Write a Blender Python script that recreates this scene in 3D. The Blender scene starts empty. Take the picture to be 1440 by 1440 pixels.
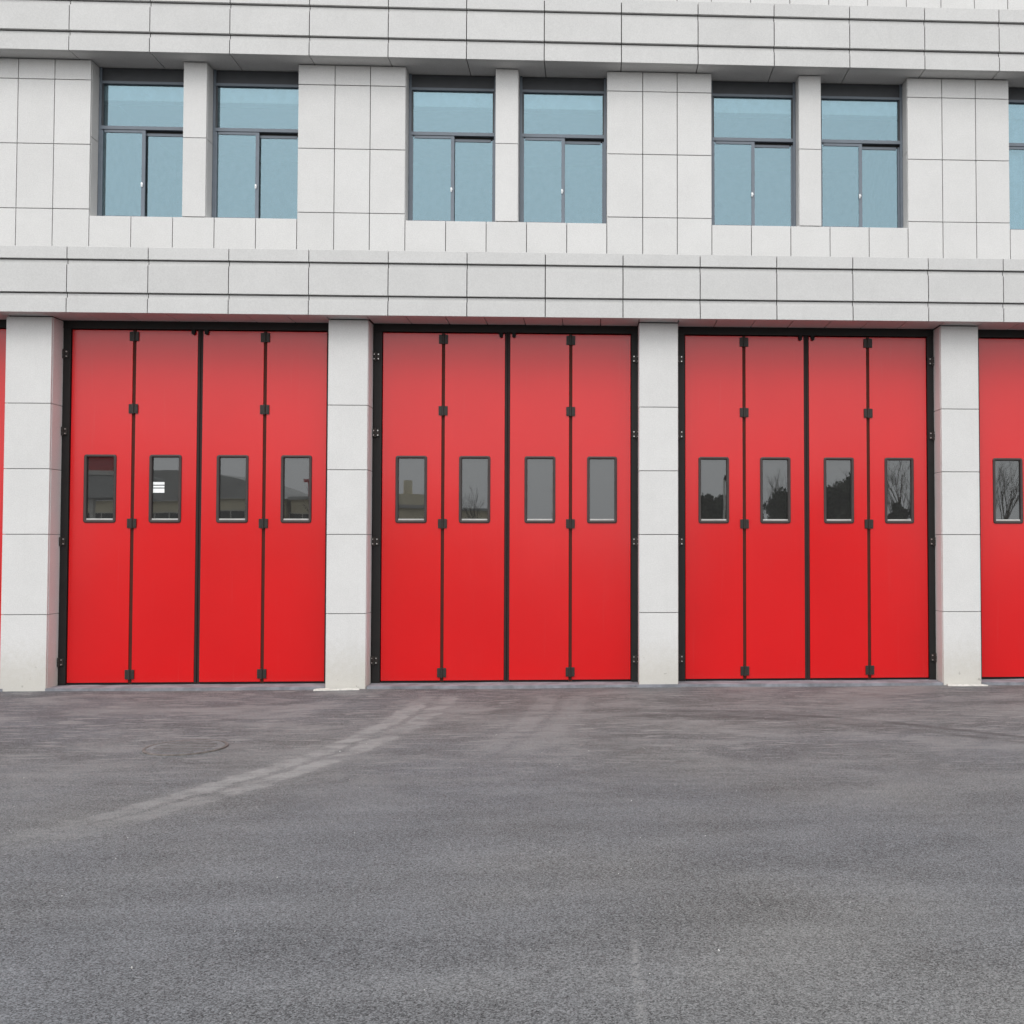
import bpy, bmesh, math, random
from mathutils import Matrix, Vector, Euler, noise

random.seed(7)
SC = bpy.context.scene
COL = SC.collection

# ------------------------------------------------------------------ camera
cam_data = bpy.data.cameras.new("camera")
cam = bpy.data.objects.new("camera", cam_data)
COL.objects.link(cam)
cam_data.sensor_fit = 'HORIZONTAL'
cam_data.sensor_width = 36.0
cam_data.lens = 36.0 * 1442.0 / 1440.0
cam_data.shift_x = (720.0 - 905.0) / 1440.0      # the photograph is cropped from a wider frame
cam_data.clip_end = 3000.0
cam.location = (0.0, -13.3177, 1.88)
cam.rotation_euler = (math.pi / 2 + 0.0301, 0.0, -0.048)
SC.camera = cam

# ------------------------------------------------------------------ sky, sun, exposure
SUN_ELEV, SUN_AZ = math.radians(54), math.radians(192)   # azimuth clockwise from +Y (behind the facade)
world = bpy.data.worlds.new("World")
SC.world = world
world.use_nodes = True
wt = world.node_tree
wt.nodes.clear()
sky = wt.nodes.new('ShaderNodeTexSky')
sky.sky_type = 'NISHITA'
sky.sun_disc = False
sky.sun_elevation = SUN_ELEV
sky.sun_rotation = SUN_AZ
sky.air_density = 1.0
sky.dust_density = 6.0
sky.ozone_density = 1.0
hsv = wt.nodes.new('ShaderNodeHueSaturation')     # overcast: the blue is greyed out by cloud
hsv.inputs['Saturation'].default_value = 0.12
bg = wt.nodes.new('ShaderNodeBackground')
bg.inputs['Strength'].default_value = 0.12
wo = wt.nodes.new('ShaderNodeOutputWorld')
wt.links.new(sky.outputs[0], hsv.inputs['Color'])
ovc = wt.nodes.new('ShaderNodeMix')                # even cloud cover over the clear-sky gradient
ovc.data_type = 'RGBA'
ovc.inputs[0].default_value = 0.75
ovc.inputs[7].default_value = (11.6, 11.8, 12.1, 1.0)
wt.links.new(hsv.outputs[0], ovc.inputs[6])
wt.links.new(ovc.outputs[2], bg.inputs['Color'])
wt.links.new(bg.outputs[0], wo.inputs['Surface'])

sun_data = bpy.data.lights.new("sun", 'SUN')
sun_data.energy = 0.8
sun_data.angle = math.radians(32)
sun_data.color = (1.0, 0.975, 0.94)
sun = bpy.data.objects.new("sun", sun_data)
COL.objects.link(sun)
sdir = Vector((math.sin(SUN_AZ) * math.cos(SUN_ELEV), math.cos(SUN_AZ) * math.cos(SUN_ELEV), math.sin(SUN_ELEV)))
sun.rotation_euler = sdir.to_track_quat('Z', 'Y').to_euler()
sun.location = (0, -20, 30)

SC.view_settings.view_transform = 'Standard'
SC.view_settings.look = 'None'
SC.view_settings.exposure = 0.45
SC.view_settings.gamma = 1.0
SC.view_settings.use_curve_mapping = False
SC.render.engine = 'CYCLES'
SC.cycles.use_denoising = True
SC.cycles.max_bounces = 6
SC.cycles.diffuse_bounces = 3
SC.cycles.glossy_bounces = 3
SC.cycles.transparent_max_bounces = 6
SC.cycles.transmission_bounces = 3
SC.cycles.caustics_reflective = False
SC.cycles.caustics_refractive = False

# ------------------------------------------------------------------ materials
class NT:
    def __init__(self, name):
        self.m = bpy.data.materials.new(name)
        self.m.use_nodes = True
        self.t = self.m.node_tree
        self.t.nodes.clear()
        self.out = self.t.nodes.new('ShaderNodeOutputMaterial')
    def n(self, typ, **kw):
        nd = self.t.nodes.new(typ)
        for k, v in kw.items():
            if k.startswith('_'):
                setattr(nd, k[1:], v)
        return nd
    def put(self, sock, v):
        if v is None:
            return
        if isinstance(v, bpy.types.NodeSocket):
            self.t.links.new(v, sock)
        elif isinstance(v, (tuple, list)) and len(v) == 3 and sock.type == 'RGBA':
            sock.default_value = (*v, 1.0)
        else:
            sock.default_value = v
    def math(self, op, a, b=None, c=None, clamp=False):
        nd = self.n('ShaderNodeMath', _operation=op, _use_clamp=clamp)
        self.put(nd.inputs[0], a); self.put(nd.inputs[1], b)
        if c is not None:
            self.put(nd.inputs[2], c)
        return nd.outputs[0]
    def mix(self, f, a, b, blend='MIX'):
        nd = self.n('ShaderNodeMix', _data_type='RGBA', _blend_type=blend)
        self.put(nd.inputs[0], f); self.put(nd.inputs[6], a); self.put(nd.inputs[7], b)
        return nd.outputs[2]
    def noise(self, vec, scale, detail=4.0, rough=0.55, dist=0.0):
        nd = self.n('ShaderNodeTexNoise')
        self.put(nd.inputs['Vector'], vec)
        nd.inputs['Scale'].default_value = scale
        nd.inputs['Detail'].default_value = detail
        nd.inputs['Roughness'].default_value = rough
        nd.inputs['Distortion'].default_value = dist
        return nd.outputs[0]
    def vor(self, vec, scale, out='Color', feature='F1'):
        nd = self.n('ShaderNodeTexVoronoi', _feature=feature)
        self.put(nd.inputs['Vector'], vec)
        nd.inputs['Scale'].default_value = scale
        return nd.outputs[out]
    def ramp(self, v, lo, hi, a=0.0, b=1.0):
        nd = self.n('ShaderNodeMapRange', _clamp=True, _interpolation_type='SMOOTHSTEP')
        self.put(nd.inputs[0], v)
        for i, x in ((1, lo), (2, hi), (3, a), (4, b)):
            nd.inputs[i].default_value = x
        return nd.outputs[0]
    def scale(self, vec, s):
        nd = self.n('ShaderNodeVectorMath', _operation='MULTIPLY')
        self.put(nd.inputs[0], vec); nd.inputs[1].default_value = s
        return nd.outputs[0]
    def pos(self):
        return self.n('ShaderNodeNewGeometry').outputs['Position']
    def xyz(self, v):
        nd = self.n('ShaderNodeSeparateXYZ'); self.put(nd.inputs[0], v)
        return nd.outputs
    def rnd(self):
        return self.n('ShaderNodeObjectInfo').outputs['Random']
    def bump(self, h, strength, dist):
        nd = self.n('ShaderNodeBump')
        self.put(nd.inputs['Height'], h)
        nd.inputs['Strength'].default_value = strength
        nd.inputs['Distance'].default_value = dist
        return nd.outputs[0]
    def pbr(self, color, rough=0.6, metal=0.0, normal=None, spec=0.5, coat=0.0, coat_rough=0.1):
        b = self.n('ShaderNodeBsdfPrincipled')
        self.put(b.inputs['Base Color'], color)
        self.put(b.inputs['Roughness'], rough)
        b.inputs['Metallic'].default_value = metal
        b.inputs['Specular IOR Level'].default_value = spec
        b.inputs['Coat Weight'].default_value = coat
        b.inputs['Coat Roughness'].default_value = coat_rough
        if normal is not None:
            self.put(b.inputs['Normal'], normal)
        self.t.links.new(b.outputs[0], self.out.inputs[0])
        return self.m

def granite(name, base, warm=0.0):
    k = NT(name)
    p = k.pos(); r = k.rnd()
    seed = k.n('ShaderNodeVectorMath', _operation='ADD')
    k.put(seed.inputs[0], p)
    comb = k.n('ShaderNodeCombineXYZ'); k.put(comb.inputs[0], k.math('MULTIPLY', r, 37.0)); k.put(comb.inputs[2], k.math('MULTIPLY', r, 11.0))
    k.put(seed.inputs[1], comb.outputs[0])
    v = seed.outputs[0]
    big = k.noise(v, 1.7, 2, 0.6)
    mid = k.noise(v, 14.0, 3, 0.65)
    speck = k.vor(v, 230.0)
    sp = k.xyz(speck)[0]
    val = k.math('ADD', k.ramp(big, 0.3, 0.7, -0.022, 0.022), k.ramp(mid, 0.3, 0.7, -0.012, 0.012))
    val = k.math('ADD', val, k.math('MULTIPLY', k.math('SUBTRACT', sp, 0.5), 0.10))
    val = k.math('ADD', val, k.math('MULTIPLY', k.math('SUBTRACT', r, 0.5), 0.045))
    fl = k.noise(v, 70.0, 2, 0.6)
    val = k.math('ADD', val, k.ramp(fl, 0.36, 0.64, -0.045, 0.03))
    val = k.math('ADD', val, 1.0)
    col = k.mix(1.0, base, (1, 1, 1), 'MULTIPLY')
    sc = k.n('ShaderNodeVectorMath', _operation='SCALE'); k.put(sc.inputs[0], col); k.put(sc.inputs['Scale'], val)
    col = sc.outputs[0]
    # rain streaks running down and splash dirt at the foot
    st = k.noise(k.scale(p, (9.0, 9.0, 0.35)), 1.0, 3, 0.6)
    col = k.mix(k.ramp(st, 0.56, 0.80, 0.0, 0.08), col, (0.36, 0.35, 0.33))
    sc_ = k.noise(k.scale(p, (3.0, 3.0, 6.0)), 1.3, 4, 0.7)
    scuff = k.ramp(sc_, 0.68, 0.76, 0.0, 0.12)
    col = k.mix(scuff, col, (0.50, 0.485, 0.46))
    z = k.xyz(p)[2]
    low = k.ramp(k.math('ADD', z, k.math('MULTIPLY', k.math('SUBTRACT', mid, 0.5), 0.5)), 0.05, 0.75, 0.55, 0.0)
    col = k.mix(low, col, (0.46, 0.43, 0.365))
    bl = k.noise(p, 9.0, 3, 0.7)
    spots = k.math('MULTIPLY', k.ramp(bl, 0.64, 0.69), k.ramp(z, 0.1, 0.6, 0.5, 0.0))
    col = k.mix(spots, col, (0.17, 0.155, 0.13))
    h = k.math('ADD', k.math('MULTIPLY', sp, 0.4), mid)
    return k.pbr(col, 0.62, normal=k.bump(h, 0.25, 0.002), spec=0.35)

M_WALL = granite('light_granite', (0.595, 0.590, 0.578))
M_CORN = granite('grey_granite', (0.525, 0.522, 0.512))

def simple(name, color, rough=0.5, metal=0.0, var=0.12, nscale=8.0, spec=0.5, bump=0.0):
    k = NT(name)
    p = k.pos()
    n1 = k.noise(p, nscale, 3, 0.6)
    sc = k.n('ShaderNodeVectorMath', _operation='SCALE')
    sc.inputs[0].default_value = color
    k.put(sc.inputs['Scale'], k.ramp(n1, 0.25, 0.75, 1 - var, 1 + var))
    rr = k.ramp(n1, 0.2, 0.8, max(0.02, rough - 0.07), min(1, rough + 0.07))
    return k.pbr(sc.outputs[0], rr, metal, normal=k.bump(n1, bump, 0.005) if bump else None, spec=spec)

M_JOINT = simple('joint_sealant', (0.085, 0.083, 0.08), 0.9)
M_PLASTER = simple('interior_plaster', (0.42, 0.42, 0.41), 0.9)
M_BACKWALL = simple('rear_render', (0.55, 0.545, 0.53), 0.9)
M_BLACK = simple('black_powder_coat', (0.008, 0.0075, 0.0075), 0.6, spec=0.2)
M_FRAME = simple('charcoal_door_frame', (0.015, 0.014, 0.0135), 0.55, spec=0.25)
M_HINGE = simple('dark_hinge_steel', (0.026, 0.022, 0.019), 0.5, spec=0.35)
M_BOLT = simple('zinc_bolt', (0.55, 0.54, 0.52), 0.35, 0.9)
M_SEAL = simple('brown_rubber_seal', (0.070, 0.017, 0.012), 0.75, spec=0.15)
M_SEALB = simple('black_rubber_seal', (0.027, 0.018, 0.017), 0.65, spec=0.2)
M_RING = simple('dark_window_rubber', (0.052, 0.040, 0.038), 0.5, spec=0.3)
M_BEAD = simple('pale_bead', (0.45, 0.44, 0.42), 0.5)
M_ALU = simple('grey_aluminium', (0.135, 0.160, 0.190), 0.38, 0.0, var=0.06)
M_ALUD = simple('dark_aluminium', (0.045, 0.048, 0.053), 0.45, 0.0, var=0.1)
M_WHITE = simple('white_plastic', (0.84, 0.85, 0.85), 0.5)
M_CURT = simple('pale_curtain', (0.72, 0.76, 0.78), 0.85)
M_CONC = simple('threshold_concrete', (0.19, 0.195, 0.215), 0.85, var=0.3, nscale=5.0, bump=0.3)
M_CHIP = simple('chipped_stone', (0.52, 0.50, 0.46), 0.8, var=0.2, nscale=20.0, bump=0.3)
M_PEB = simple('pale_pebble', (0.40, 0.395, 0.38), 0.8, var=0.4, nscale=3.0)

def red_paint():
    k = NT('red_door_paint')
    p = k.pos(); r = k.rnd()
    n1 = k.noise(p, 0.9, 3, 0.5)
    n2 = k.noise(p, 22.0, 4, 0.6)
    c = k.mix(k.ramp(n1, 0.3, 0.7), (0.57, 0.0030, 0.0046), (0.60, 0.0036, 0.0054))
    z = k.xyz(p)[2]
    dirt = k.ramp(k.math('ADD', z, k.math('MULTIPLY', n2, 0.25)), 0.12, 0.36, 0.10, 0.0)
    c = k.mix(dirt, c, (0.30, 0.05, 0.045))
    dn = k.noise(k.scale(p, (14.0, 1.0, 0.5)), 1.0, 4, 0.65)
    c = k.mix(k.ramp(dn, 0.6, 0.82, 0.0, 0.08), c, (0.5, 0.12, 0.11))
    rough = k.math('ADD', k.ramp(n2, 0.25, 0.75, 0.165, 0.20), k.math('MULTIPLY', r, 0.03))
    # thin sheet steel over foam: faint waviness
    w = k.noise(k.scale(p, (1.0, 1.0, 0.45)), 2.2, 2, 0.4)
    nb = k.bump(w, 0.35, 0.010)
    return k.pbr(c, rough, normal=nb, spec=0.60)
M_RED = red_paint()

def glass(name, tint, refl, fac, wav, dirt):
    k = NT(name)
    p = k.pos()
    tr = k.n('ShaderNodeBsdfTransparent'); k.put(tr.inputs[0], tint)
    gl = k.n('ShaderNodeBsdfGlossy'); k.put(gl.inputs['Color'], refl)
    w = k.noise(p, 1.6, 1, 0.3)
    dust = k.noise(p, 35.0, 4, 0.7)
    k.put(gl.inputs['Roughness'], k.ramp(dust, 0.3, 0.8, 0.0, 0.025))
    k.put(gl.inputs['Normal'], k.bump(w, wav, 0.004))
    fr = k.n('ShaderNodeFresnel'); fr.inputs[0].default_value = 1.5
    f = k.math('ADD', k.math('MULTIPLY', fr.outputs[0], 0.8), fac, clamp=True)
    mx = k.n('ShaderNodeMixShader')
    k.put(mx.inputs[0], f)
    k.t.links.new(tr.outputs[0], mx.inputs[1]); k.t.links.new(gl.outputs[0], mx.inputs[2])
    film = k.n('ShaderNodeBsdfDiffuse'); film.inputs[0].default_value = (0.36, 0.36, 0.35, 1)
    mf = k.n('ShaderNodeMixShader'); k.put(mf.inputs[0], k.ramp(dust, 0.2, 0.8, dirt * .7, dirt * 1.3))
    k.t.links.new(mx.outputs[0], mf.inputs[1]); k.t.links.new(film.outputs[0], mf.inputs[2])
    k.t.links.new(mf.outputs[0], k.out.inputs[0])
    return k.m
M_GLASS = glass('blue_coated_glass', (0.80, 0.90, 0.93), (0.475, 0.645, 0.715), 0.215, 0.10, 0.02)
M_DGLASS = glass('grey_door_glass', (0.30, 0.31, 0.31), (0.95, 0.97, 0.97), 0.078, 0.16, 0.062)

def asphalt():
    k = NT('worn_asphalt')
    p = k.pos()
    X, Y, Z = k.xyz(p)
    # aggregate
    v1 = k.xyz(k.vor(p, 150.0))[0]
    v2 = k.xyz(k.vor(p, 300.0))[1]
    fine = k.noise(p, 90.0, 3, 0.7)
    big = k.noise(p, 0.23, 4, 0.55)
    mid = k.noise(k.scale(p, (0.55, 1.0, 1.0)), 1.5, 5, 0.62)
    stre = k.noise(k.scale(p, (0.30, 1.6, 1.0)), 1.4, 5, 0.62)
    val = k.math('ADD', 1.0, k.math('MULTIPLY', k.math('SUBTRACT', v1, 0.5), 1.15))
    val = k.math('ADD', val, k.math('MULTIPLY', k.math('SUBTRACT', v2, 0.5), 0.55))
    val = k.math('ADD', val, k.ramp(fine, 0.25, 0.75, -0.40, 0.40))
    val = k.math('ADD', val, k.ramp(mid, 0.25, 0.75, -0.15, 0.15))
    val = k.math('ADD', val, k.ramp(stre, 0.28, 0.72, -0.10, 0.14))
    hue = k.mix(k.ramp(big, 0.35, 0.65), (0.099, 0.103, 0.110), (0.109, 0.110, 0.109))
    sc = k.n('ShaderNodeVectorMath', _operation='SCALE'); k.put(sc.inputs[0], hue); k.put(sc.inputs['Scale'], val)
    col = sc.outputs[0]
    # pale dust left by two tyres of a lorry turning out of the bay
    t = k.math('MAXIMUM', k.math('MULTIPLY', Y, -1.0), 0.0)
    curve = k.math('MULTIPLY', k.math('POWER', t, 2.64), 0.0118)
    xc = k.math('ADD', X, curve)
    wob = k.math('MULTIPLY', k.math('SUBTRACT', k.noise(k.scale(p, (0.6, 1.8, 1.0)), 2.6, 5, 0.72), 0.5), 0.34)
    brk = k.ramp(k.noise(k.scale(p, (1.0, 2.2, 1.0)), 1.7, 5, 0.7), 0.34, 0.60, 0.22, 1.0)
    fade = k.math('MULTIPLY', k.ramp(t, 0.3, 0.9), k.ramp(t, 4.6, 7.4, 1.0, 0.0))
    def band(c, hw, soft, amt):
        d = k.math('ABSOLUTE', k.math('ADD', k.math('SUBTRACT', xc, c), wob))
        return k.math('MULTIPLY', k.math('MULTIPLY', k.ramp(d, hw, hw + soft, amt, 0.0), fade), brk)
    dust = k.math('MAXIMUM', band(-2.03, 0.075, 0.07, 1.0), band(-1.74, 0.085, 0.07, 0.95))
    dust = k.math('MAXIMUM', dust, band(-1.88, 0.22, 0.22, 0.40))
    t2 = k.math('MAXIMUM', band(-0.56, 0.09, 0.09, 0.62), band(-0.20, 0.10, 0.09, 0.55))
    dust = k.math('MAXIMUM', dust, k.math('MULTIPLY', k.math('MAXIMUM', t2, band(-0.38, 0.30, 0.2, 0.25)), k.ramp(t, 3.4, 5.2, 1.0, 0.0)))
    # scattered chalky patches
    pn = k.noise(k.scale(p, (0.7, 1.5, 1.0)), 1.1, 6, 0.72, 0.6)
    near = k.ramp(Y, -8.0, -1.5)
    dust = k.math('MAXIMUM', dust, k.math('MULTIPLY', k.ramp(pn, 0.44, 0.66, 0.0, 0.62), near))
    pn2 = k.noise(k.scale(p, (0.8, 2.4, 1.0)), 4.5, 4, 0.6)
    dust = k.math('MAXIMUM', dust, k.math('MULTIPLY', k.ramp(pn2, 0.58, 0.67, 0.0, 0.65), near))
    flk = k.noise(k.scale(p, (1.3, 8.0, 1.0)), 1.9, 2, 0.5)
    dust = k.math('MAXIMUM', dust, k.math('MULTIPLY', k.ramp(flk, 0.585, 0.63, 0.0, 0.75), k.ramp(Y, -6.5, -2.5)))
    # a thin scratched chalk line
    ln = k.math('ABSOLUTE', k.math('SUBTRACT', X, k.math('ADD', 0.19, k.math('MULTIPLY', wob, 0.16))))
    lm = k.math('MULTIPLY', k.math('MULTIPLY', k.ramp(ln, 0.006, 0.034, 0.55, 0.0), k.ramp(k.noise(p, 22.0, 3, 0.7), 0.35, 0.62)), k.math('MULTIPLY', k.ramp(Y, -9.6, -9.0), k.ramp(Y, -8.4, -8.1, 1.0, 0.0)))
    dust = k.math('MAXIMUM', dust, k.math('MULTIPLY', lm, brk))
    grain = k.ramp(fine, 0.2, 0.8, 0.75, 1.2)
    pc = k.n('ShaderNodeVectorMath', _operation='SCALE'); pc.inputs[0].default_value = (0.235, 0.235, 0.232); k.put(pc.inputs['Scale'], grain)
    col = k.mix(dust, col, pc.outputs[0])
    # dark rubber skid arcs
    def skid(off, amt):
        yc = k.math('ADD', Y, k.math('MULTIPLY', k.math('POWER', k.math('MAXIMUM', k.math('SUBTRACT', X, 0.4), 0.0), 2.0), 0.125))
        d = k.math('ABSOLUTE', k.math('ADD', k.math('SUBTRACT', yc, off), k.math('MULTIPLY', wob, 0.15)))
        return k.math('MULTIPLY', k.math('MULTIPLY', k.ramp(d, 0.05, 0.12, amt, 0.0), k.ramp(X, -0.6, 0.8)), brk)
    sk = k.math('MAXIMUM', skid(-1.75, 0.6), skid(-2.10, 0.45))
    dk = k.noise(k.scale(p, (0.12, 1.0, 1.0)), 1.9, 4, 0.55)
    sk = k.math('MAXIMUM', sk, k.math('MULTIPLY', k.ramp(dk, 0.54, 0.66, 0.0, 0.32), k.ramp(Y, -3.8, -1.0)))
    col = k.mix(sk, col, (0.045, 0.044, 0.046))
    # red light bounced off the doors, tinted into the asphalt near the bays
    red_bounce = k.math('MULTIPLY', k.ramp(k.noise(p, 0.8, 4, 0.6), 0.50, 0.72, 0.0, 0.14), k.ramp(Y, -3.2, -0.8))
    col = k.mix(red_bounce, col, (0.125, 0.088, 0.085))
    h = k.math('ADD', k.math('MULTIPLY', v1, 0.8), k.math('ADD', k.math('MULTIPLY', v2, 0.4), k.math('MULTIPLY', fine, 0.8)))
    return k.pbr(col, 0.82, normal=k.bump(h, 0.6, 0.006), spec=0.35)
M_ASPH = asphalt()
M_EARTH = simple('dry_earth', (0.20, 0.17, 0.12), 0.95, var=0.25, nscale=0.4)
M_IRON = simple('rusty_cast_iron', (0.092, 0.086, 0.084), 0.75, var=0.35, nscale=12.0, bump=0.4)
M_IRONR = simple('dusty_iron_ring', (0.125, 0.11, 0.102), 0.85, var=0.5, nscale=9.0)
M_BARK = simple('grey_bark', (0.085, 0.073, 0.060), 0.9, var=0.3, nscale=6.0)
M_LEAF = simple('dark_evergreen_leaf', (0.038, 0.052, 0.030), 0.7, var=0.5, nscale=1.3)
M_BEIGE = simple('beige_render', (0.80, 0.73, 0.55), 0.9, var=0.08, nscale=0.7)
M_ROOFG = simple('grey_roof_sheet', (0.44, 0.445, 0.44), 0.6, var=0.12, nscale=0.5)
M_DARKG = simple('dark_window_glass', (0.03, 0.035, 0.04), 0.15)
M_SIGNR = simple('red_sign_sheet', (0.50, 0.02, 0.035), 0.5)
M_STEELW = simple('white_steel_post', (0.65, 0.64, 0.60), 0.5)

# ------------------------------------------------------------------ mesh helpers
WORLD = {}          # object -> world matrix (children keep world placement)
CACHE = {}

def place(name, mesh, parent=None, mat=Matrix.Identity(4)):
    o = bpy.data.objects.new(name, mesh)
    COL.objects.link(o)
    WORLD[o.name] = mat.copy()
    if parent is not None:
        o.parent = parent
        o.matrix_local = WORLD[parent.name].inverted() @ mat
    else:
        o.matrix_world = mat
    return o

def thing(name, loc, label, cat, group=None, rz=0.0):
    o = place(name, None, None, Matrix.Translation(loc) @ Matrix.Rotation(rz, 4, 'Z'))
    o['label'] = label; o['category'] = cat
    if group:
        o['group'] = group
    return o

def T(x, y, z, rx=0, ry=0, rz=0):
    return Matrix.Translation((x, y, z)) @ Euler((rx, ry, rz)).to_matrix().to_4x4()

def finish(bm, name, mats, smooth=False):
    bmesh.ops.recalc_face_normals(bm, faces=bm.faces)
    me = bpy.data.meshes.new(name)
    bm.to_mesh(me); bm.free()
    for m in (mats if isinstance(mats, (list, tuple)) else [mats]):
        me.materials.append(m)
    if smooth:
        for p in me.polygons:
            p.use_smooth = True
    return me

def bbox(bm, x0, x1, y0, y1, z0, z1, mi=0):
    vs = [bm.verts.new((x, y, z)) for x in (x0, x1) for y in (y0, y1) for z in (z0, z1)]
    fs = []
    for q in ((0, 1, 3, 2), (4, 6, 7, 5), (0, 4, 5, 1), (2, 3, 7, 6), (0, 2, 6, 4), (1, 5, 7, 3)):
        f = bm.faces.new([vs[i] for i in q]); f.material_index = mi; fs.append(f)
    return vs, fs

def boxes_mesh(key, boxes, mat, bevel=0.0):
    if key in CACHE:
        return CACHE[key]
    bm = bmesh.new()
    for b in boxes:
        bbox(bm, *b)
    if bevel:
        bmesh.ops.bevel(bm, geom=list(bm.edges), offset=bevel, segments=1, affect='EDGES', profile=0.5)
    me = finish(bm, key, mat)
    CACHE[key] = me
    return me

def tile_mesh(w, h, t, mat, c=0.0025):
    """stone slab: width x (centred), height z (centred), face at y=-t, back at y=0, arrised front edges"""
    key = 'tile_%.4f_%.4f_%.4f_%s' % (w, h, t, mat.name)
    if key in CACHE:
        return CACHE[key]
    bm = bmesh.new()
    loops = []
    for (dx, y) in ((0, 0.0), (0, -t + c), (c, -t)):
        a, b = w / 2 - dx, h / 2 - dx
        loops.append([bm.verts.new(v) for v in ((-a, y, -b), (a, y, -b), (a, y, b), (-a, y, b))])
    for l0, l1 in zip(loops, loops[1:]):
        for i in range(4):
            bm.faces.new((l0[i], l0[(i + 1) % 4], l1[(i + 1) % 4], l1[i]))
    bm.faces.new(loops[2]); bm.faces.new(loops[0][::-1])
    me = finish(bm, key, mat)
    CACHE[key] = me
    return me

G = 0.009           # open joint between slabs
JR = random.Random(3)
def tile(parent, name, x0, x1, z0, z1, y, mat=M_WALL, t=0.025, face='front', g=G):
    """slab covering a rectangle. front: x,z on plane y ; right/left: y range given as x0,x1 on plane x=y ; soffit: x and y range on plane z=y"""
    w, h = x1 - x0 - g, z1 - z0 - g
    me = tile_mesh(round(w, 4), round(h, 4), t, mat)
    j = lambda s: JR.uniform(-s, s)
    cx, cz = (x0 + x1) / 2, (z0 + z1) / 2
    if face == 'front':
        m = T(cx, y + t + j(.0009), cz, j(.0011), 0, j(.0011))
    elif face == 'right':      # normal +X
        m = T(y - t + j(.0006), cx, cz, 0, 0, math.pi / 2 + j(.001))
    elif face == 'left':       # normal -X
        m = T(y + t + j(.0006), cx, cz, 0, 0, -math.pi / 2 + j(.001))
    elif face == 'soffit':     # normal -Z
        m = T(cx, cz, y + t + j(.0008)) @ Matrix.Rotation(math.pi / 2, 4, 'X')
    return place(name, me, parent, m)

def tube(bm, pts, rads, n=5, cap=True):
    rings = []
    for i, p in enumerate(pts):
        d = (pts[min(i + 1, len(pts) - 1)] - pts[max(i - 1, 0)]).normalized()
        a = d.cross(Vector((0.3, 1, 0.2))).normalized(); b = d.cross(a)
        rings.append([bm.verts.new(p + (a * math.cos(2 * math.pi * k / n) + b * math.sin(2 * math.pi * k / n)) * rads[i]) for k in range(n)])
    for r0, r1 in zip(rings, rings[1:]):
        for k in range(n):
            bm.faces.new((r0[k], r0[(k + 1) % n], r1[(k + 1) % n], r1[k]))
    if cap:
        bm.faces.new(rings[0][::-1]); bm.faces.new(rings[-1])

# ------------------------------------------------------------------ ground
def ground_sheet(name, x0, x1, y0, y1, z, mat, step=None):
    bm = bmesh.new()
    vs = [bm.verts.new(v) for v in ((x0, y0, z), (x1, y0, z), (x1, y1, z), (x0, y1, z))]
    bm.faces.new(vs)
    o = place(name, finish(bm, name, mat))
    o['kind'] = 'structure'
    return o
ground_sheet('ground', -900, 900, -900, 900, -0.02, M_EARTH)

def apron():
    bm = bmesh.new()
    xs = [-70, -40, -20, -13] + [-12 + 0.25 * i for i in range(0, 89)] + [12, 20, 40, 70]
    ys = [-66, -40, -25, -16] + [-12 + 0.5 * i for i in range(0, 22)] + [-1.0, -.8, -.6, -.45, -.32, -.22, -.14, -.08, -.03, .02, .10, .20]
    grid = []
    for y in ys:
        row = []
        for x in xs:
            z = 0.0
            if -12 <= x <= 10 and -12 <= y < 0.3:
                z = 0.010 * noise.noise(Vector((x * .5, y * .5, 0))) + 0.004 * noise.noise(Vector((x * 2.1, y * 2.1, 3)))
                e = max(0.0, 1.0 + y / 1.2) if y > -1.2 else 0.0
                z += 0.012 * e
            row.append(bm.verts.new((x, y, z)))
        grid.append(row)
    for r0, r1 in zip(grid, grid[1:]):
        for i in range(len(xs) - 1):
            bm.faces.new((r0[i], r0[i + 1], r1[i + 1], r1[i]))
    o = place('asphalt_apron', finish(bm, 'asphalt_apron', M_ASPH, True))
    o['kind'] = 'structure'
apron()

# ------------------------------------------------------------------ the fire station
KS = range(-2, 3)                      # bays
PL, PR = -3.421, -2.906                # pillar edges, repeated every 4 m
WL, WR = -3.842, -2.4595               # upper pier edges
B = 4.0
XL, XR = WL + B * -2, WR + B * 3       # whole front
Z_SOF, Z_SOF2 = 4.762, 8.085

station = thing('fire_station', (0, 0, 0), 'pale granite fire station with a row of red folding bay doors', 'building')

# structural shell behind the cladding
shell = [
    (XL + .03, XR - .03, .03, .50, 4.80, 6.04),
    (XL + .03, XR - .03, .03, .50, 8.14, 9.36),
    (XL + .03, XR - .03, .06, .50, 9.36, 10.9),
]
for k in range(-2, 4):
    shell.append((WL + B * k + .03, WR + B * k - .03, .03, .50, 6.04, 8.14))
for k in KS:
    shell.append((-1.30 + B * k + .03, -1.0 + B * k - .03, .03, .30, 6.04, 8.14))
place('wall', boxes_mesh('station_wall', shell, M_JOINT), station)
rear = [
    (XL, XL + .25, .52, 12.0, -.02, 10.9), (XR - .25, XR, .52, 12.0, -.02, 10.9), (XL, XR, 12.0, 12.25, -.02, 10.9),
    (XL + .25, XR - .25, .52, 12.0, 4.95, 5.25), (XL + .25, XR - .25, .52, 12.0, 8.50, 8.75),
    (XL + .25, XR - .25, 4.6, 4.75, 5.25, 8.5),
]
for k in range(-1, 3):
    rear.append((WL + B * k + .5, WL + B * k + .62, .52, 4.6, 5.25, 8.5))
place('rear_wall', boxes_mesh('rear_wall', rear, M_PLASTER), station)
place('roof', boxes_mesh('roof', [(XL - .1, XR + .1, -.05, 12.35, 10.905, 11.1)], M_BACKWALL), station)
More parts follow.
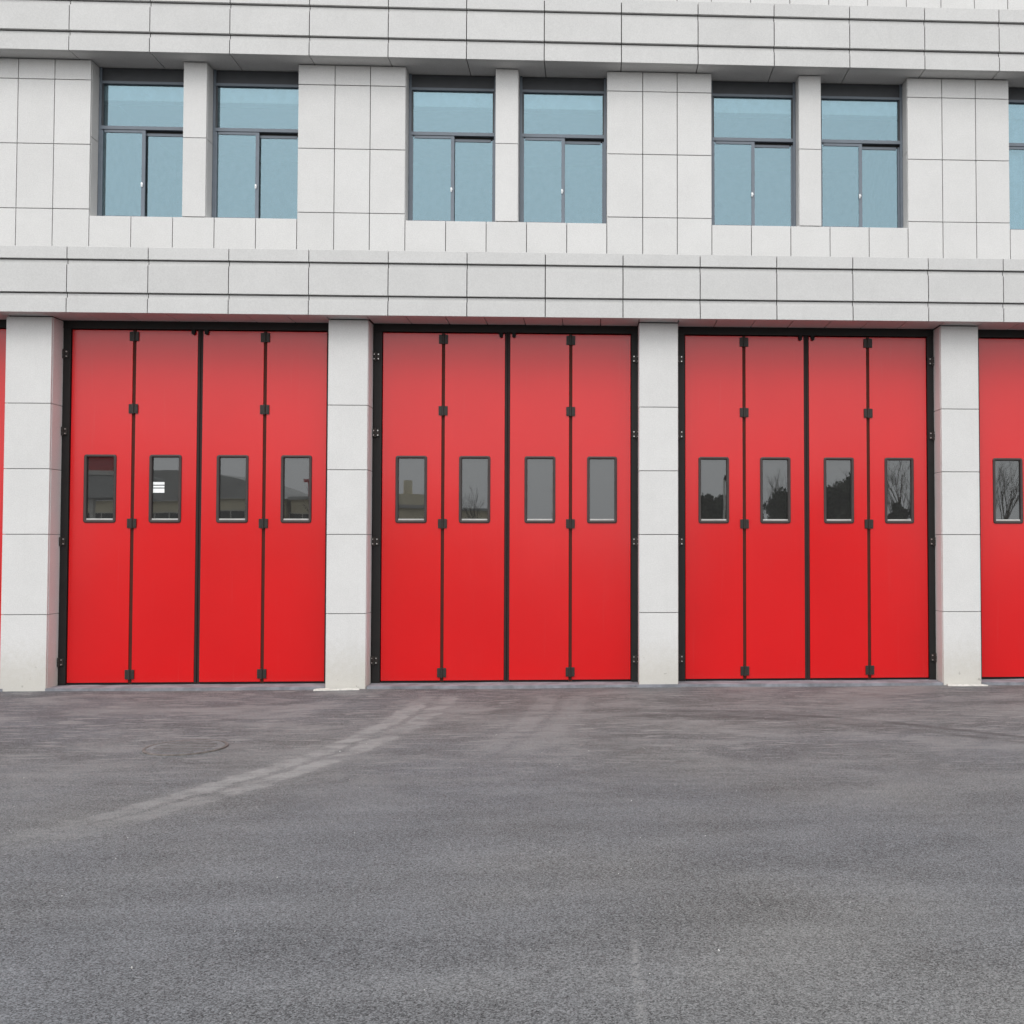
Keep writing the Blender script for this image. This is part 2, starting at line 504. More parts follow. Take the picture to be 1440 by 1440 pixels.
place('bay_floor', boxes_mesh('bay_floor', [(XL + .25, XR - .25, .40, 11.99, -.015, .045)], M_CONC), station)

# ---- ground-floor pillars
ROWS = [0.0, 0.974, 1.988, 2.818, 3.651, Z_SOF - .004]
for k in range(-2, 4):
    a, b = {-1: (-7.468, -6.892), 0: (-3.430, -2.914)}.get(k, (PL + B * k, PR + B * k))
    zb = {1: .05}.get(k, -.04)
    pil = place('pillar', boxes_mesh('pillar_core_%.3f' % (b - a), [(.027, b - a - .027, .027, .42, -.05, 4.80)], M_JOINT), station, T(a, 0, 0))
    for i in range(5):
        z0 = ROWS[i] if i else -.03
        tile(pil, 'stone_tile', a + .002, b - .002, z0, ROWS[i + 1], 0.0, g=.008)
        tile(pil, 'stone_tile', .027, .285, z0, ROWS[i + 1], b, face='right', g=.006)
        tile(pil, 'stone_tile', .027, .285, z0, ROWS[i + 1], a, face='left', g=.006)

# ---- upper wall cladding
PX = [WL, -3.371, -2.916, WR]
UR = [5.56, 6.148, 6.985, 7.821, 8.082]
wall_clad = place('upper_cladding', boxes_mesh('upper_cladding_rail', [(XL + .05, XR - .05, .026, .029, 5.62, 5.70)], M_ALUD), station)
for k in range(-2, 4):
    for i in range(3):
        for j in range(4):
            tile(wall_clad, 'stone_tile', PX[i] + B * k, PX[i + 1] + B * k, UR[j], UR[j + 1], 0.0)
    for z0, z1 in ((6.066, 7.095), (7.095, 8.082)):
        tile(wall_clad, 'stone_tile', .027, .255, z0, z1, WR + B * k, face='right', g=.006)
        tile(wall_clad, 'stone_tile', .027, .255, z0, z1, WL + B * k, face='left', g=.006)
for k in KS:
    w = (WL + B - WR) / 5
    for i in range(5):
        tile(wall_clad, 'stone_tile', WR + B * k + w * i, WR + B * k + w * (i + 1), 5.56, 6.066, 0.0)
        # sill top
        me = tile_mesh(round(w - G, 4), .222, .025, M_WALL)
        place('sill_slab', me, wall_clad, T(WR + B * k + w * (i + .5), .140, 6.041) @ Matrix.Rotation(-math.pi / 2, 4, 'X'))
    a, b = -1.30 + B * k, -1.0 + B * k
    for z0, z1 in ((6.069, 7.095), (7.095, 8.082)):
        tile(wall_clad, 'stone_tile', a, b, z0, z1, 0.0, g=.007)
        tile(wall_clad, 'stone_tile', .027, .255, z0, z1, b, face='right', g=.006)
        tile(wall_clad, 'stone_tile', .027, .255, z0, z1, a, face='left', g=.006)
third = place('third_floor_cladding', boxes_mesh('third_floor_rail', [(XL + .05, XR - .05, .026, .029, 9.0, 9.1)], M_ALUD), station)
for k in range(-2, 4):
    for i in range(3):
        tile(third, 'stone_tile', PX[i] + B * k, PX[i + 1] + B * k, 8.86, 9.36, 0.0)
for k in KS:
    for i in range(5):
        tile(third, 'stone_tile', WR + B * k + w * i, WR + B * k + w * (i + 1), 8.86, 9.36, 0.0)
for i in range(21):
    x0 = XL + (XR - XL) / 21 * i
    tile(third, 'stone_tile', x0, x0 + (XR - XL) / 21, 9.36, 10.10, 0.0)
    tile(third, 'stone_tile', x0, x0 + (XR - XL) / 21, 10.10, 10.90, 0.0)

# ---- cornices: three courses of slabs with a rebated shadow gap
def slab_mesh(w, h, rebate):
    key = 'slab_%.4f_%.4f_%d' % (w, h, rebate)
    if key in CACHE:
        return CACHE[key]
    c = .003
    if rebate:
        prof = [(0.06, 0), (c, 0), (0, c), (0, h - .057), (.028, h - .0555), (.028, h), (.06, h)]
    else:
        prof = [(0.06, 0), (c, 0), (0, c), (0, h - c), (c, h), (.06, h)]
    bm = bmesh.new()
    l = [bm.verts.new((-w / 2, y, z)) for y, z in prof]
    r = [bm.verts.new((w / 2, y, z)) for y, z in prof]
    n = len(prof)
    for i in range(n):
        bm.faces.new((l[i], l[(i + 1) % n], r[(i + 1) % n], r[i]))
    bm.faces.new(l[::-1]); bm.faces.new(r)
    me = finish(bm, key, M_CORN)
    CACHE[key] = me
    return me

def cornice(courses, xoff, name):
    z0, z1 = courses[0][0], courses[-1][1]
    core = place('cornice', boxes_mesh('cornice_core_' + name, [(XL + .02, XR - .02, -.192, .028, z0 + .03, z1 - .01)], M_JOINT), station)
    js = [XL] + [x for x in (-6.6006 + xoff + .9949 * i for i in range(-8, 25)) if XL + .25 < x < XR - .25] + [XR]
    for ci, (a, b) in enumerate(courses):
        for x0, x1 in zip(js, js[1:]):
            me = slab_mesh(round(x1 - x0 - .012, 4), round(b - a, 4), ci < 2)
            place('cornice_slab', me, core, T((x0 + x1) / 2, -.25 + JR.uniform(-.0012, .0012), a, JR.uniform(-.0012, .0012), 0, JR.uniform(-.0008, .0008)))
    return core, js
cor1, js1 = cornice([(4.762, 5.003), (5.018, 5.424), (5.440, 5.595)], 0.0, 'lower')
cor2, js2 = cornice([(8.085, 8.326), (8.344, 8.725), (8.742, 8.912)], -.022, 'upper')

# soffits
for k in KS:
    a, b = PR + B * k, PL + B * (k + 1)
    for i in range(7):
        x0, x1 = a + .4975 * i, min(a + .4975 * (i + 1), b)
        tile(cor1, 'soffit_panel', x0, x1, -.188, .265, Z_SOF + .006, M_CORN, face='soffit', g=.010)
for k in range(-2, 4):
    tile(cor1, 'soffit_panel', PL + B * k, PR + B * k, -.188, .028, Z_SOF + .006, M_CORN, face='soffit', g=.010)
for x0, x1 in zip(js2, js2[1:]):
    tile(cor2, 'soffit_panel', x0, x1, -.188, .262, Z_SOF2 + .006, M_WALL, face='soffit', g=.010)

# ---- upper windows
def window(k, x0, x1, first, curtain=False):
    z0, z1 = 6.068, 8.084
    w = x1 - x0
    j = .032
    fr = boxes_mesh('window_frame_%d' % first, [
        (0, j, .205, .275, z0, z1), (w - j, w, .205, .275, z0, z1),
        (j, w - j, .205, .275, z0, z0 + .05),
        (j, w - j, .200, .275, 7.268, 7.312),
        (j, w - j, .202, .275, 7.872, 7.905),
    ], M_ALU)
    wo_ = place('window', fr, station, T(x0, 0, 0))
    L = lambda *b: b
    place('shaded_head', boxes_mesh('shaded_head_%d' % first, [(j, w - j, .222, .262, 7.905, 8.083)], M_ALUD), wo_, T(x0, 0, 0))  # frame head, with the soffit's shade over it put into the dark colour
    place('pane', boxes_mesh('pane_top_%d' % first, [(j, w - j, .236, .242, 7.312, 7.872)], M_GLASS), wo_, T(x0, 0, 0))
    place('bead', boxes_mesh('bead_top_%d' % first, [(j, j + .02, .218, .235, 7.312, 7.872)], M_ALUD), wo_, T(x0, 0, 0))
    place('bead', boxes_mesh('bead_side_%d' % first, [(w - j - .02, w - j, .218, .235, 7.312, 7.872)], M_ALUD), wo_, T(x0, 0, 0))
    mid = w * .5
    s = .024
    for i, (a, b, y, zt) in enumerate(((j, mid + .022, .208, 7.264), (mid - .030, w - j, .240, 7.236))):
        sash = place('sash', boxes_mesh('sash_%d_%d' % (first, i), [
            (a, a + (s if i == 0 else .040), y, y + .026, z0 + .052, zt), (b - (.044 if i == 0 else s), b, y, y + .026, z0 + .052, zt),
            (a + .04, b - .044, y + .001, y + .025, zt - .034, zt), (a + .04, b - .044, y + .001, y + .025, z0 + .052, z0 + .066),
        ], M_ALU, 0.0), wo_, T(x0, 0, 0))
        place('pane', boxes_mesh('pane_%d_%d' % (first, i), [(a + .012, b - .014, y + .011, y + .016, z0 + .06, zt - .012)], M_GLASS), wo_, T(x0, 0, 0))
    place('track', boxes_mesh('track_%d' % first, [(j, w - j, .243, .262, 7.225, 7.261)], M_BLACK), wo_, T(x0, 0, 0))
    place('latch', boxes_mesh('latch', [(-.010, .010, -.012, .004, -.028, .028), (-.005, .018, -.020, -.010, -.008, .008)], M_WHITE, .002), wo_, T(x0 + mid - .014, .206, 6.545))
    cb = place('curtain_box', boxes_mesh('curtain_box_%d' % first, [(-.08, w + .08, .29, .43, 7.685, 7.89)], M_WHITE, .004), station, T(x0, 0, 0))
    if curtain:
        bm = bmesh.new()
        n = 60
        top = []; bot = []
        for i in range(n + 1):
            x = -.05 + (w + .1) * i / n
            y = .325 + .030 * math.sin(i * 1.05) + .012 * math.sin(i * 2.3)
            top.append(bm.verts.new((x, y, 7.80))); bot.append(bm.verts.new((x, y + .01, 6.0)))
        for i in range(n):
            bm.faces.new((bot[i], bot[i + 1], top[i + 1], top[i]))
        me = finish(bm, 'curtain', M_CURT, True)
        place('curtain', me, station, T(x0, 0, 0))
for k in KS:
    window(k, WR + B * k + .004, -1.30 + B * k - .004, 0, curtain=(k == 2))
    window(k, -1.0 + B * k + .004, WL + B * (k + 1) - .004, 1)

# ---- folding bay doors
ZB, ZT = .075, 4.657
YD = .30
LEAVES = [(-2.790, -2.018), (-1.976, -1.188), (-1.118, -.337), (-.295, .483)]
WINS = [(-2.613, -2.203), (-1.784, -1.374), (-.924, -.516), (-.097, .300)]
WZ0, WZ1 = 2.141, 3.028

def leaf_mesh(i):
    key = 'door_leaf_%d' % i
    if key in CACHE:
        return CACHE[key]
    x0, x1 = LEAVES[i]; h0, h1 = WINS[i]
    xs = [x0, h0 + .03, h1 - .03, x1]; zs = [ZB, WZ0 + .03, WZ1 - .03, ZT]
    bm = bmesh.new()
    V = {}
    for y in (YD, YD + .05):
        for a in range(4):
            for c in range(4):
                V[a, c, y] = bm.verts.new((xs[a], y, zs[c]))
    f, bk = YD, YD + .05
    for a in range(3):
        for c in range(3):
            if (a, c) == (1, 1):
                continue
            bm.faces.new((V[a, c, f], V[a + 1, c, f], V[a + 1, c + 1, f], V[a, c + 1, f]))
            bm.faces.new((V[a, c, bk], V[a, c + 1, bk], V[a + 1, c + 1, bk], V[a + 1, c, bk]))
    for a in range(3):
        for c in (0, 3):
            bm.faces.new((V[a, c, f], V[a + 1, c, f], V[a + 1, c, bk], V[a, c, bk]))
            bm.faces.new((V[c, a, f], V[c, a + 1, f], V[c, a + 1, bk], V[c, a, bk]))
    for a, b in (((1, 1), (2, 1)), ((2, 1), (2, 2)), ((2, 2), (1, 2)), ((1, 2), (1, 1))):
        bm.faces.new((V[a[0], a[1], f], V[b[0], b[1], f], V[b[0], b[1], bk], V[a[0], a[1], bk]))
    eds = [e for e in bm.edges if all(abs(v.co.y - f) < 1e-6 for v in e.verts) and
           (all(abs(v.co.x - x0) < 1e-6 for v in e.verts) or all(abs(v.co.x - x1) < 1e-6 for v in e.verts) or
            all(abs(v.co.z - ZB) < 1e-6 for v in e.verts) or all(abs(v.co.z - ZT) < 1e-6 for v in e.verts))]
    bmesh.ops.recalc_face_normals(bm, faces=bm.faces)
    bmesh.ops.bevel(bm, geom=eds, offset=.006, segments=2, affect='EDGES', profile=0.6)
    me = finish(bm, key, M_RED)
    CACHE[key] = me
    return me

def rr_loop(bm, w, h, r, y, n=5):
    vs = []
    for cx, cz, a0 in ((w / 2 - r, h / 2 - r, 0), (-w / 2 + r, h / 2 - r, 90), (-w / 2 + r, -h / 2 + r, 180), (w / 2 - r, -h / 2 + r, 270)):
        for i in range(n + 1):
            a = math.radians(a0 + 90 * i / n)
            vs.append(bm.verts.new((cx + r * math.cos(a), y, cz + r * math.sin(a))))
    return vs

def ring_mesh(w, h):
    key = 'ring_%.3f' % w
    if key in CACHE:
        return CACHE[key]
    bm = bmesh.new()
    ls = [rr_loop(bm, w, h, .032, .004), rr_loop(bm, w, h, .032, -.008), rr_loop(bm, w - .012, h - .012, .028, -.014),
          rr_loop(bm, w - .056, h - .056, .014, -.013), rr_loop(bm, w - .070, h - .070, .010, -.004), rr_loop(bm, w - .070, h - .070, .010, .028), rr_loop(bm, w - .02, h - .02, .02, .028)]
    n = len(ls[0])
    for a, b in zip(ls, ls[1:]):
        for i in range(n):
            bm.faces.new((a[i], a[(i + 1) % n], b[(i + 1) % n], b[i]))
    me = finish(bm, key, M_RING, True)
    CACHE[key] = me
    return me

def fold_hinge():
    if 'fold_hinge' in CACHE:
        return CACHE['fold_hinge']
    bm = bmesh.new()
    bbox(bm, -.058, -.012, -.016, .002, -.060, .060)
    bbox(bm, .012, .058, -.016, .002, -.060, .060)
    bbox(bm, -.058, .058, -.010, .001, -.050, .050)
    bmesh.ops.bevel(bm, geom=list(bm.edges), offset=.003, segments=1, affect='EDGES')
    tube(bm, [Vector((0, -.020, -.066)), Vector((0, -.020, .066))], [.013, .013], 10)
    nb = len(bm.faces)
    for x in (-.040, .040):
        for z in (-.036, .036):
            tube(bm, [Vector((x, -.013, z)), Vector((x, -.0215, z))], [.0075, .0075], 6)
    me = finish(bm, 'fold_hinge', [M_HINGE, M_BOLT])
    CACHE['fold_hinge'] = me
    return me

def side_hinge():
    if 'side_hinge' in CACHE:
        return CACHE['side_hinge']
    bm = bmesh.new()
    bbox(bm, -.042, -.004, -.018, .002, -.055, .055)
    bbox(bm, .000, .048, -.014, .002, -.048, .048)
    bmesh.ops.bevel(bm, geom=list(bm.edges), offset=.003, segments=1, affect='EDGES')
    for z in (-.040, .0, .040):
        tube(bm, [Vector((-.006, -.026, z - .017)), Vector((-.006, -.026, z + .017))], [.013, .013], 8)
    bm.faces.ensure_lookup_table()
    nb = len(bm.faces)
    for x in (-.026, .028):
        for z in (-.030, .030):
            tube(bm, [Vector((x, -.012, z)), Vector((x, -.027, z))], [.009, .009], 6)
    bm.faces.ensure_lookup_table()
    for f in bm.faces[nb:]:
        f.material_index = 1
    me = finish(bm, 'side_hinge', [M_HINGE, M_BOLT])
    CACHE['side_hinge'] = me
    return me

FZ = (4.574, 3.626, 2.134, .180)
SZ = (4.330, 3.324, 1.898, .346)
for k in KS:
    O = T(B * k, 0, 0)
    fr = place('door_frame', boxes_mesh('door_frame', [
        (-2.905, -2.797, .276, .38, .052, 4.668), (.489, .578, .276, .38, .052, 4.668),
        (-2.905, .578, .268, .38, 4.668, 4.84)], M_FRAME), station, O)
    for x in (-1.153 - .085, -1.153 + .085):
        me = CACHE.get('guide')
        if not me:
            bm = bmesh.new()
            bbox(bm, -.026, .026, -.022, .012, .0, .07)
            bmesh.ops.bevel(bm, geom=list(bm.edges), offset=.004, segments=1, affect='EDGES')
            tube(bm, [Vector((0, -.030, -.010)), Vector((0, .008, -.010))], [.022, .022], 10)
            me = CACHE['guide'] = finish(bm, 'guide', M_BLACK)
        place('guide_roller', me, fr, T(x + B * k, .292, 4.632))
    for i, (x0, x1) in enumerate(LEAVES):
        lf = place('door_leaf', leaf_mesh(i), station, O @ T(0, JR.uniform(-.002, .002), 0, 0, 0, 0))
        h0, h1 = WINS[i]
        cx, cz = (h0 + h1) / 2, (WZ0 + WZ1) / 2
        w_, h_ = h1 - h0, WZ1 - WZ0
        place('window_frame', ring_mesh(w_, h_), lf, O @ T(cx, YD - .001, cz))
        tilt = (JR.uniform(-.002, .002), JR.uniform(-.0015, .0015))
        place('pane', boxes_mesh('door_pane_%.3f' % w_, [(-w_ / 2 + .025, w_ / 2 - .025, 0, .006, -h_ / 2 + .025, h_ / 2 - .025)], M_DGLASS), lf, O @ T(cx, YD + .018, cz, tilt[0] * .5, 0, tilt[1]))
        place('glazing_bead', boxes_mesh('glazing_bead_%.3f' % w_, [(-w_ / 2 + .037, w_ / 2 - .037, -.008, .008, 0, .020)], M_BEAD, .002), lf, O @ T(cx, YD + .006, WZ0 + .036))
        place('bottom_seal', boxes_mesh('bottom_seal_%d' % i, [(x0 + .004, x1 - .004, YD + .012, YD + .040, .050, ZB)], M_BLACK), lf, O)
        if i in (0, 2):        # rubber between the folding pair, fixed to the outer leaf
            place('edge_seal', boxes_mesh('edge_seal_%d' % i, [(x1, LEAVES[i + 1][0], YD + .010, YD + .045, .055, ZT + .01)], M_SEAL), lf, O)
            for z in FZ:
                place('hinge', fold_hinge(), lf, O @ T((x1 + LEAVES[i + 1][0]) / 2, YD - .002, z))
        if i == 1:
            cb = place('edge_seal', boxes_mesh('centre_seal', [(x1, x1 + .033, YD + .006, YD + .045, .055, ZT + .01), (x1 + .037, LEAVES[2][0], YD + .012, YD + .045, .055, ZT + .01)], M_SEALB, .003), lf, O)
        if i == 0:
            for z in SZ:
                place('hinge', side_hinge(), lf, O @ T(-2.868, .275, z))
        if i == 3:
            for z in SZ:
                place('hinge', side_hinge(), lf, O @ T(.553, .275, z) @ Matrix.Scale(-1, 4, (1, 0, 0)))
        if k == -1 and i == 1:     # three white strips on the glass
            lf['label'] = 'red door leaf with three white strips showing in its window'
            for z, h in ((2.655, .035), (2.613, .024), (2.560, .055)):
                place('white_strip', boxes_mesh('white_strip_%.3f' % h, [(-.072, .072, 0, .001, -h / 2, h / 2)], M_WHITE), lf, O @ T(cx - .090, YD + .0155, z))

# ---- thresholds
for k in KS:
    x0, x1 = PR + B * k, PL + B * (k + 1)
    yf = -.015
    xb = x1 + (.515 if k == 0 else 0)
    boxes = [(x0 + .004, x1 - .004, -.006, .395, -.03, .047)]
    bm = bmesh.new()
    bbox(bm, *boxes[0])
    bmesh.ops.subdivide_edges(bm, edges=[e for e in bm.edges if abs(e.verts[0].co.x - e.verts[1].co.x) > 1], cuts=40, use_grid_fill=True)
    for v in bm.verts:
        if v.co.z > 0:
            v.co.z += .006 * noise.noise(Vector((v.co.x * 2.3 + k * 9, v.co.y, 1)))
        if v.co.y < .1:
            v.co.y += .014 * noise.noise(Vector((v.co.x * 3.1 + k * 5, 0, v.co.z * 3)))
    place('concrete_threshold', finish(bm, 'threshold', M_CONC), station)
bm = bmesh.new()      # kerb of concrete running in front of one pillar's foot
bbox(bm, PL + B - .03, PR + B + .03, -.05, -.004, -.03, .052)
bmesh.ops.bevel(bm, geom=[e for e in bm.edges], offset=.010, segments=2, affect='EDGES')
place('concrete_threshold', finish(bm, 'pillar_kerb', M_CONC), station)

# ------------------------------------------------------------------ loose things on the apron
def chip(name, x, y, rz, length, label):
    bm = bmesh.new()
    n = 9
    rr = random.Random(int(abs(x) * 100))
    top, botm = [], []
    for i in range(n):
        t = i / (n - 1)
        px_ = (t - .5) * length
        d = .050 * (1 - .55 * t) + rr.uniform(-.008, .008)
        top.append((px_, d)); botm.append((px_, -.03 + rr.uniform(-.006, .006)))
    loop = top + botm[::-1]
    lo = [bm.verts.new((a, b, 0.0)) for a, b in loop]
    hi = [bm.verts.new((a, b * .8, .012 + .012 * rr.random())) for a, b in loop]
    m = len(loop)
    for i in range(m):
        bm.faces.new((lo[i], lo[(i + 1) % m], hi[(i + 1) % m], hi[i]))
    bm.faces.new(hi); bm.faces.new(lo[::-1])
    o = place(name, finish(bm, name, M_CHIP), None, T(x, y, .012, 0, 0, rz))
    o['label'] = label; o['category'] = 'stone chip'
    return o
chip('stone_chip', PL + .16, -.075, .10, .56, 'long pale mortar chip at the foot of a pillar beside the dusty tyre track')
chip('stone_chip', PR + 8 - .22, -.070, -.05, .52, 'broad pale stone chip at the foot of the pillar with dark splashes')

mc = thing('manhole_cover', (-3.74, -3.66, .006), 'round iron manhole cover with a dusty ring sunk in the asphalt', 'manhole cover')
def disc(r0, r1, z0, z1, mat, key, n=40):
    bm = bmesh.new()
    ri = [bm.verts.new((r0 * math.cos(2 * math.pi * i / n), r0 * math.sin(2 * math.pi * i / n), z1)) for i in range(n)] if r0 > 0 else None
    ro = [bm.verts.new((r1 * math.cos(2 * math.pi * i / n), r1 * math.sin(2 * math.pi * i / n), z1)) for i in range(n)]
    rb = [bm.verts.new((r1 * 1.01 * math.cos(2 * math.pi * i / n), r1 * 1.01 * math.sin(2 * math.pi * i / n), z0)) for i in range(n)]
    for i in range(n):
        j = (i + 1) % n
        if ri:
            bm.faces.new((ri[i], ro[i], ro[j], ri[j]))
        bm.faces.new((ro[i], rb[i], rb[j], ro[j]))
    if not ri:
        bm.faces.new(ro)
    return finish(bm, key, mat)
MW = WORLD[mc.name]
lid = place('lid', disc(0, .334, -.03, .004, M_ASPH, 'lid'), mc, MW)
place('rim', disc(.338, .362, -.03, .005, M_IRONR, 'rim'), mc, MW)
for i in range(-3, 4):
    hl = math.sqrt(.27 ** 2 - (i * .075) ** 2)
    place('tread_bar', boxes_mesh('tread_%d' % abs(i), [(-hl, hl, -.012, .012, 0, .004)], M_IRON), mc, MW @ T(0, i * .075, .0035))

bm = bmesh.new()       # crumbs of pale stone, uncountable
pr = random.Random(11)
for i in range(330):
    y = -0.4 - 9.6 * pr.random() ** 1.2
    x = pr.uniform(-7, 6) if i % 3 else pr.gauss(-.4, 1.6)
    s = pr.uniform(.002, .0045) * (1.6 if pr.random() < .06 else 1)
    z = .010 * noise.noise(Vector((x * .5, y * .5, 0))) + s * .4
    r = bmesh.ops.create_icosphere(bm, subdivisions=1, radius=s, matrix=T(x, y, z, pr.random() * 3, pr.random() * 3, pr.random() * 3) @ Matrix.Diagonal((1, pr.uniform(.6, 1.3), .6, 1)))
o = place('pebbles', finish(bm, 'pebbles', M_PEB))
o['kind'] = 'stuff'; o['label'] = 'tiny pale stone crumbs scattered over the asphalt'; o['category'] = 'pebbles'

# ------------------------------------------------------------------ across the yard (seen mirrored in the door panes)
def bare_tree(x, y, h, seed, label):
    rr = random.Random(seed)
    t = thing('bare_tree', (x, y, -.02), label, 'tree', 'bare trees across the yard')
    bt = bmesh.new(); bc = bmesh.new()
    def grow(bm, p, d, L, r, depth):
        pts = [p]; rad = [r]
        n = 4
        for i in range(n):
            d = (d + Vector((rr.gauss(0, .10), rr.gauss(0, .10), rr.gauss(.05, .05)))).normalized()
            pts.append(pts[-1] + d * L / n); rad.append(r * (1 - .55 * (i + 1) / n))
        tube(bm, pts, rad, 5 if depth < 2 else 3, False)
        if depth < 4:
            for i in range(4 if depth else 9):
                q = rr.uniform(.35, 1.0)
                idx = min(int(q * n), n - 1); b = pts[idx].lerp(pts[idx + 1], q * n - idx)
                a = rr.uniform(0, 2 * math.pi); sp = rr.uniform(.25, .6)
                nd = (d * 1.0 + Vector((math.cos(a), math.sin(a), .25)) * sp).normalized()
                grow(bc, b, nd, L * rr.uniform(.45, .62), r * .42, depth + 1)
    grow(bt, Vector((0, 0, 0)), Vector((0, 0, 1)), h * .62, .035 + h * .010, 0)
    place('trunk', finish(bt, 'bare_trunk', M_BARK, True), t, WORLD[t.name])
    place('crown', finish(bc, 'bare_crown', M_BARK), t, WORLD[t.name])

def evergreen(x, y, h, w_, seed, label):
    rr = random.Random(seed)
    t = thing('evergreen_tree', (x, y, -.02), label, 'tree', 'dark evergreens across the yard')
    bt = bmesh.new()
    tube(bt, [Vector((0, 0, 0)), Vector((.05, 0, h * .4)), Vector((0, .05, h * .85))], [.16, .12, .03], 7)
    for i in range(8):
        a = rr.uniform(0, 6.28)
        tube(bt, [Vector((0, 0, h * (.2 + .07 * i))), Vector((math.cos(a) * w_ * .35, math.sin(a) * w_ * .35, h * (.3 + .07 * i)))], [.05, .015], 5)
    place('trunk', finish(bt, 'ev_trunk', M_BARK, True), t, WORLD[t.name])
    bm = bmesh.new()
    cl = []
    for i in range(60):
        zt = rr.uniform(.18, .95)
        wr = w_ * .5 * math.sin(math.pi * min(1, (1.02 - zt) * .8 + .12)) * rr.uniform(.4, 1.0)
        a = rr.uniform(0, 6.28)
        cl.append((Vector((math.cos(a) * wr, math.sin(a) * wr, zt * h)), rr.uniform(.35, .75) * w_ * .26))
    for c, r in cl:
        for i in range(130):
            v = Vector((rr.gauss(0, 1), rr.gauss(0, 1), rr.gauss(0, 1))).normalized() * r * rr.uniform(.3, 1.1)
            s = rr.uniform(.08, .17)
            q = Euler((rr.uniform(0, 6), rr.uniform(0, 6), rr.uniform(0, 6))).to_matrix()
            bm.faces.new([bm.verts.new(c + v + q @ Vector(k_)) for k_ in ((-s, -s * .6, 0), (s, -s * .6, 0), (s, s * .6, 0), (-s, s * .6, 0))])
    place('crown', finish(bm, 'ev_crown', M_LEAF), t, WORLD[t.name])

EV = [(9.8, 6.0, 3.6), (11.8, 6.1, 3.6), (16.2, 6.4, 3.8), (20.3, 6.9, 4.4), (22.4, 7.6, 4.2), (26.2, 5.6, 3.4), (13.9, 4.6, 2.8)]
for i, (x, h, w_) in enumerate(EV):
    evergreen(x, -75 + (i % 3) * 1.2, h, w_, 20 + i, 'dark bushy evergreen standing across the yard from the bay doors')
BT = [(8.6, 6.8), (15.0, 7.6), (18.6, 8.0), (23.9, 8.6), (25.9, 9.6), (27.4, 8.8), (34.6, 9.2), (36.6, 9.6), (-9.4, 6.2), (-13.5, 6.6), (-3.2, 6.2), (-23.0, 6.4)]
for i, (x, h) in enumerate(BT):
    bare_tree(x, -73 - (i % 4) * 1.4, h, 50 + i, 'tall leafless tree with fine upright branches across the yard')

lamp = thing('street_lamp', (10.9, -72, -.02), 'slim white street lamp with one dark lantern above the evergreens', 'street lamp')
bm = bmesh.new(); tube(bm, [Vector((0, 0, 0)), Vector((0, 0, 1.0)), Vector((0, 0, 7.2))], [.13, .11, .09], 10)
place('pole', finish(bm, 'lamp_pole', M_STEELW, True), lamp, WORLD[lamp.name])
bm = bmesh.new(); tube(bm, [Vector((0, 0, 7.15)), Vector((.15, 0, 7.35)), Vector((.5, 0, 7.46))], [.09, .24, .16], 10)
place('lantern', finish(bm, 'lamp_head', M_BLACK, True), lamp, WORLD[lamp.name])

def yard_building(name, x0, x1, y, d, h, label, roof, wins, wz, seed):
    t = thing(name, ((x0 + x1) / 2, y, -.02), label, 'building')
    W = WORLD[t.name]; hw = (x1 - x0) / 2
    place('wall', boxes_mesh(name + '_wall%d' % seed, [(-hw, hw, -d, 0, 0, h)], M_BEIGE), t, W)
    n = wins
    for i in range(n):
        cx = -hw + (i + .5) * 2 * hw / n
        wd = min(1.6, hw * 1.2 / n)
        f = place('window', boxes_mesh(name + '_win%d' % seed, [(-wd, wd, -.02, .06, wz[0] - .08, wz[0]), (-wd, wd, -.02, .06, wz[1], wz[1] + .08), (-wd, -wd + .08, -.02, .06, wz[0], wz[1]), (wd - .08, wd, -.02, .06, wz[0], wz[1]), (-.04, .04, -.02, .05, wz[0], wz[1])], M_STEELW), t, W @ T(cx, 0, 0))
        place('pane', boxes_mesh(name + '_pane%d' % seed, [(-wd + .08, wd - .08, .004, .02, wz[0], wz[1])], M_DARKG), f, W @ T(cx, 0, 0))
    if roof == 'flat':
        r = place('roof', boxes_mesh(name + '_roof%d' % seed, [(-hw - .25, hw + .25, -d - .25, .35, h + .003, h + .28)], M_ROOFG), t, W)
    else:
        bm = bmesh.new(); N = 20
        a_ = []; b_ = []
        for i in range(N + 1):
            u = i / N
            x = -hw - .3 + (2 * hw + .6) * u
            z = h + roof * math.sin(math.pi * (.12 + .88 * u)) ** .8 if u < 1 else h
            a_.append(bm.verts.new((x, .4, max(h, z)))); b_.append(bm.verts.new((x, -d - .4, max(h, z))))
        c0 = bm.verts.new((-hw - .3, .4, h + .003)); c1 = bm.verts.new((hw + .3, .4, h + .003))
        for i in range(N):
            bm.faces.new((a_[i], a_[i + 1], b_[i + 1], b_[i]))
        bm.faces.new([c0] + a_[:-1] + [c1])
        place('roof', finish(bm, 'barrel_roof', M_ROOFG), t, W)
    return t
yard_building('hall', -44, -27.5, -77, 14, 5.7, 'beige hall with a great curved grey roof across the yard', 2.6, 6, (1.0, 4.6), 1)
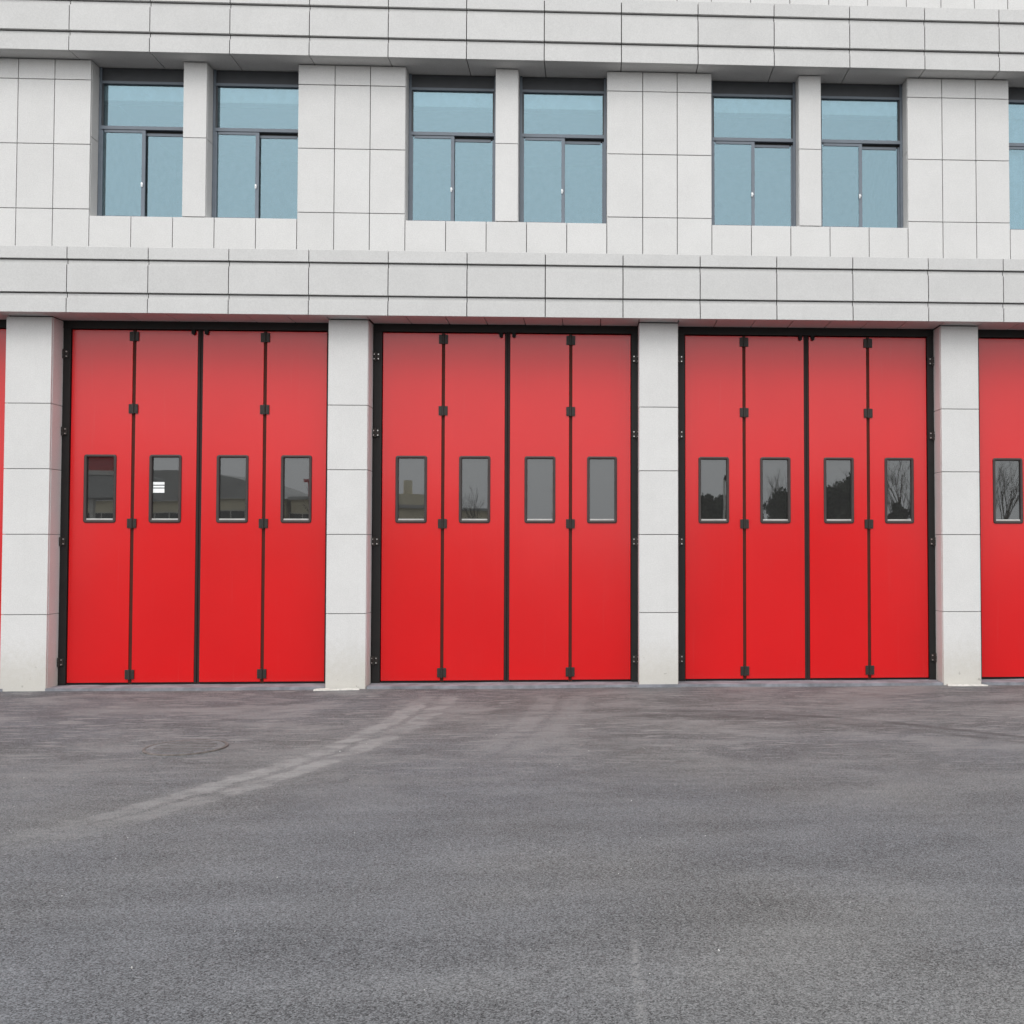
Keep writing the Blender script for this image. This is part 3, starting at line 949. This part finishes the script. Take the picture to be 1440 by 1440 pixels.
yard_building('low_building', -27.0, -20.5, -79, 9, 5.6, 'plain beige two-storey block carrying red sign letters', 'flat', 3, (2.9, 4.3), 2)
lb = yard_building('low_building', -18.6, -13.6, -78, 8, 5.0, 'stepped beige block with a round chimney across the yard', 'flat', 3, (2.4, 4.0), 3)
bm = bmesh.new(); tube(bm, [Vector((0, 0, 5.28)), Vector((0, 0, 7.4))], [.42, .40], 14)
place('chimney', finish(bm, 'chimney', M_BEIGE, True), lb, WORLD[lb.name] @ T(-.9, -1.5, 0))
place('upper_storey', boxes_mesh('upper_storey', [(-2.2, .4, -5, -.8, 5.283, 6.2)], M_BEIGE), lb, WORLD[lb.name])
yard_building('low_building', -13.0, -7.8, -79, 8, 4.6, 'long low beige shed behind leafless trees across the yard', 'flat', 4, (2.0, 3.8), 4)
# sign letters on a roof frame
sg = thing('roof_sign', (-24.6, -78.6, 5.86), 'red roof letters standing on the plain beige block', 'sign')
for i, bxs in enumerate(([(-.12, .12, 0, .12, 0, 1.3), (-.5, .5, 0, .12, 1.3, 1.6)], [(-.45, -.2, 0, .12, 0, 1.6), (.2, .45, 0, .12, 0, 1.6), (-.2, .2, .01, .11, .7, .95)])):
    for j in range(1):
        place('letter', boxes_mesh('letter_%d' % i, bxs, M_SIGNR), sg, WORLD[sg.name] @ T(-.6 + 1.25 * i, 0, 0))
gc = thing('gate_canopy', (-27.6, -45, -.02), 'grey gate canopy on white posts with a red board on top', 'gate')
GW = WORLD[gc.name]
place('beam', boxes_mesh('gate_beam', [(-1.9, 1.9, -3, 0, 4.5, 5.75)], M_ROOFG, .03), gc, GW)
place('fascia', boxes_mesh('gate_fascia', [(-2.0, 2.0, -.2, .06, 5.753, 6.0)], M_STEELW), gc, GW)
place('sign_board', boxes_mesh('gate_board', [(-1.8, 1.2, -.6, -.3, 6.003, 7.3)], M_SIGNR), gc, GW)
for x, wd in ((.95, .16), (-.75, .10)):
    place('post', boxes_mesh('gate_post_%.2f' % wd, [(-wd, wd, -.5, -.2, 0, 4.5)], M_STEELW, .01), gc, GW @ T(x, 0, 0))
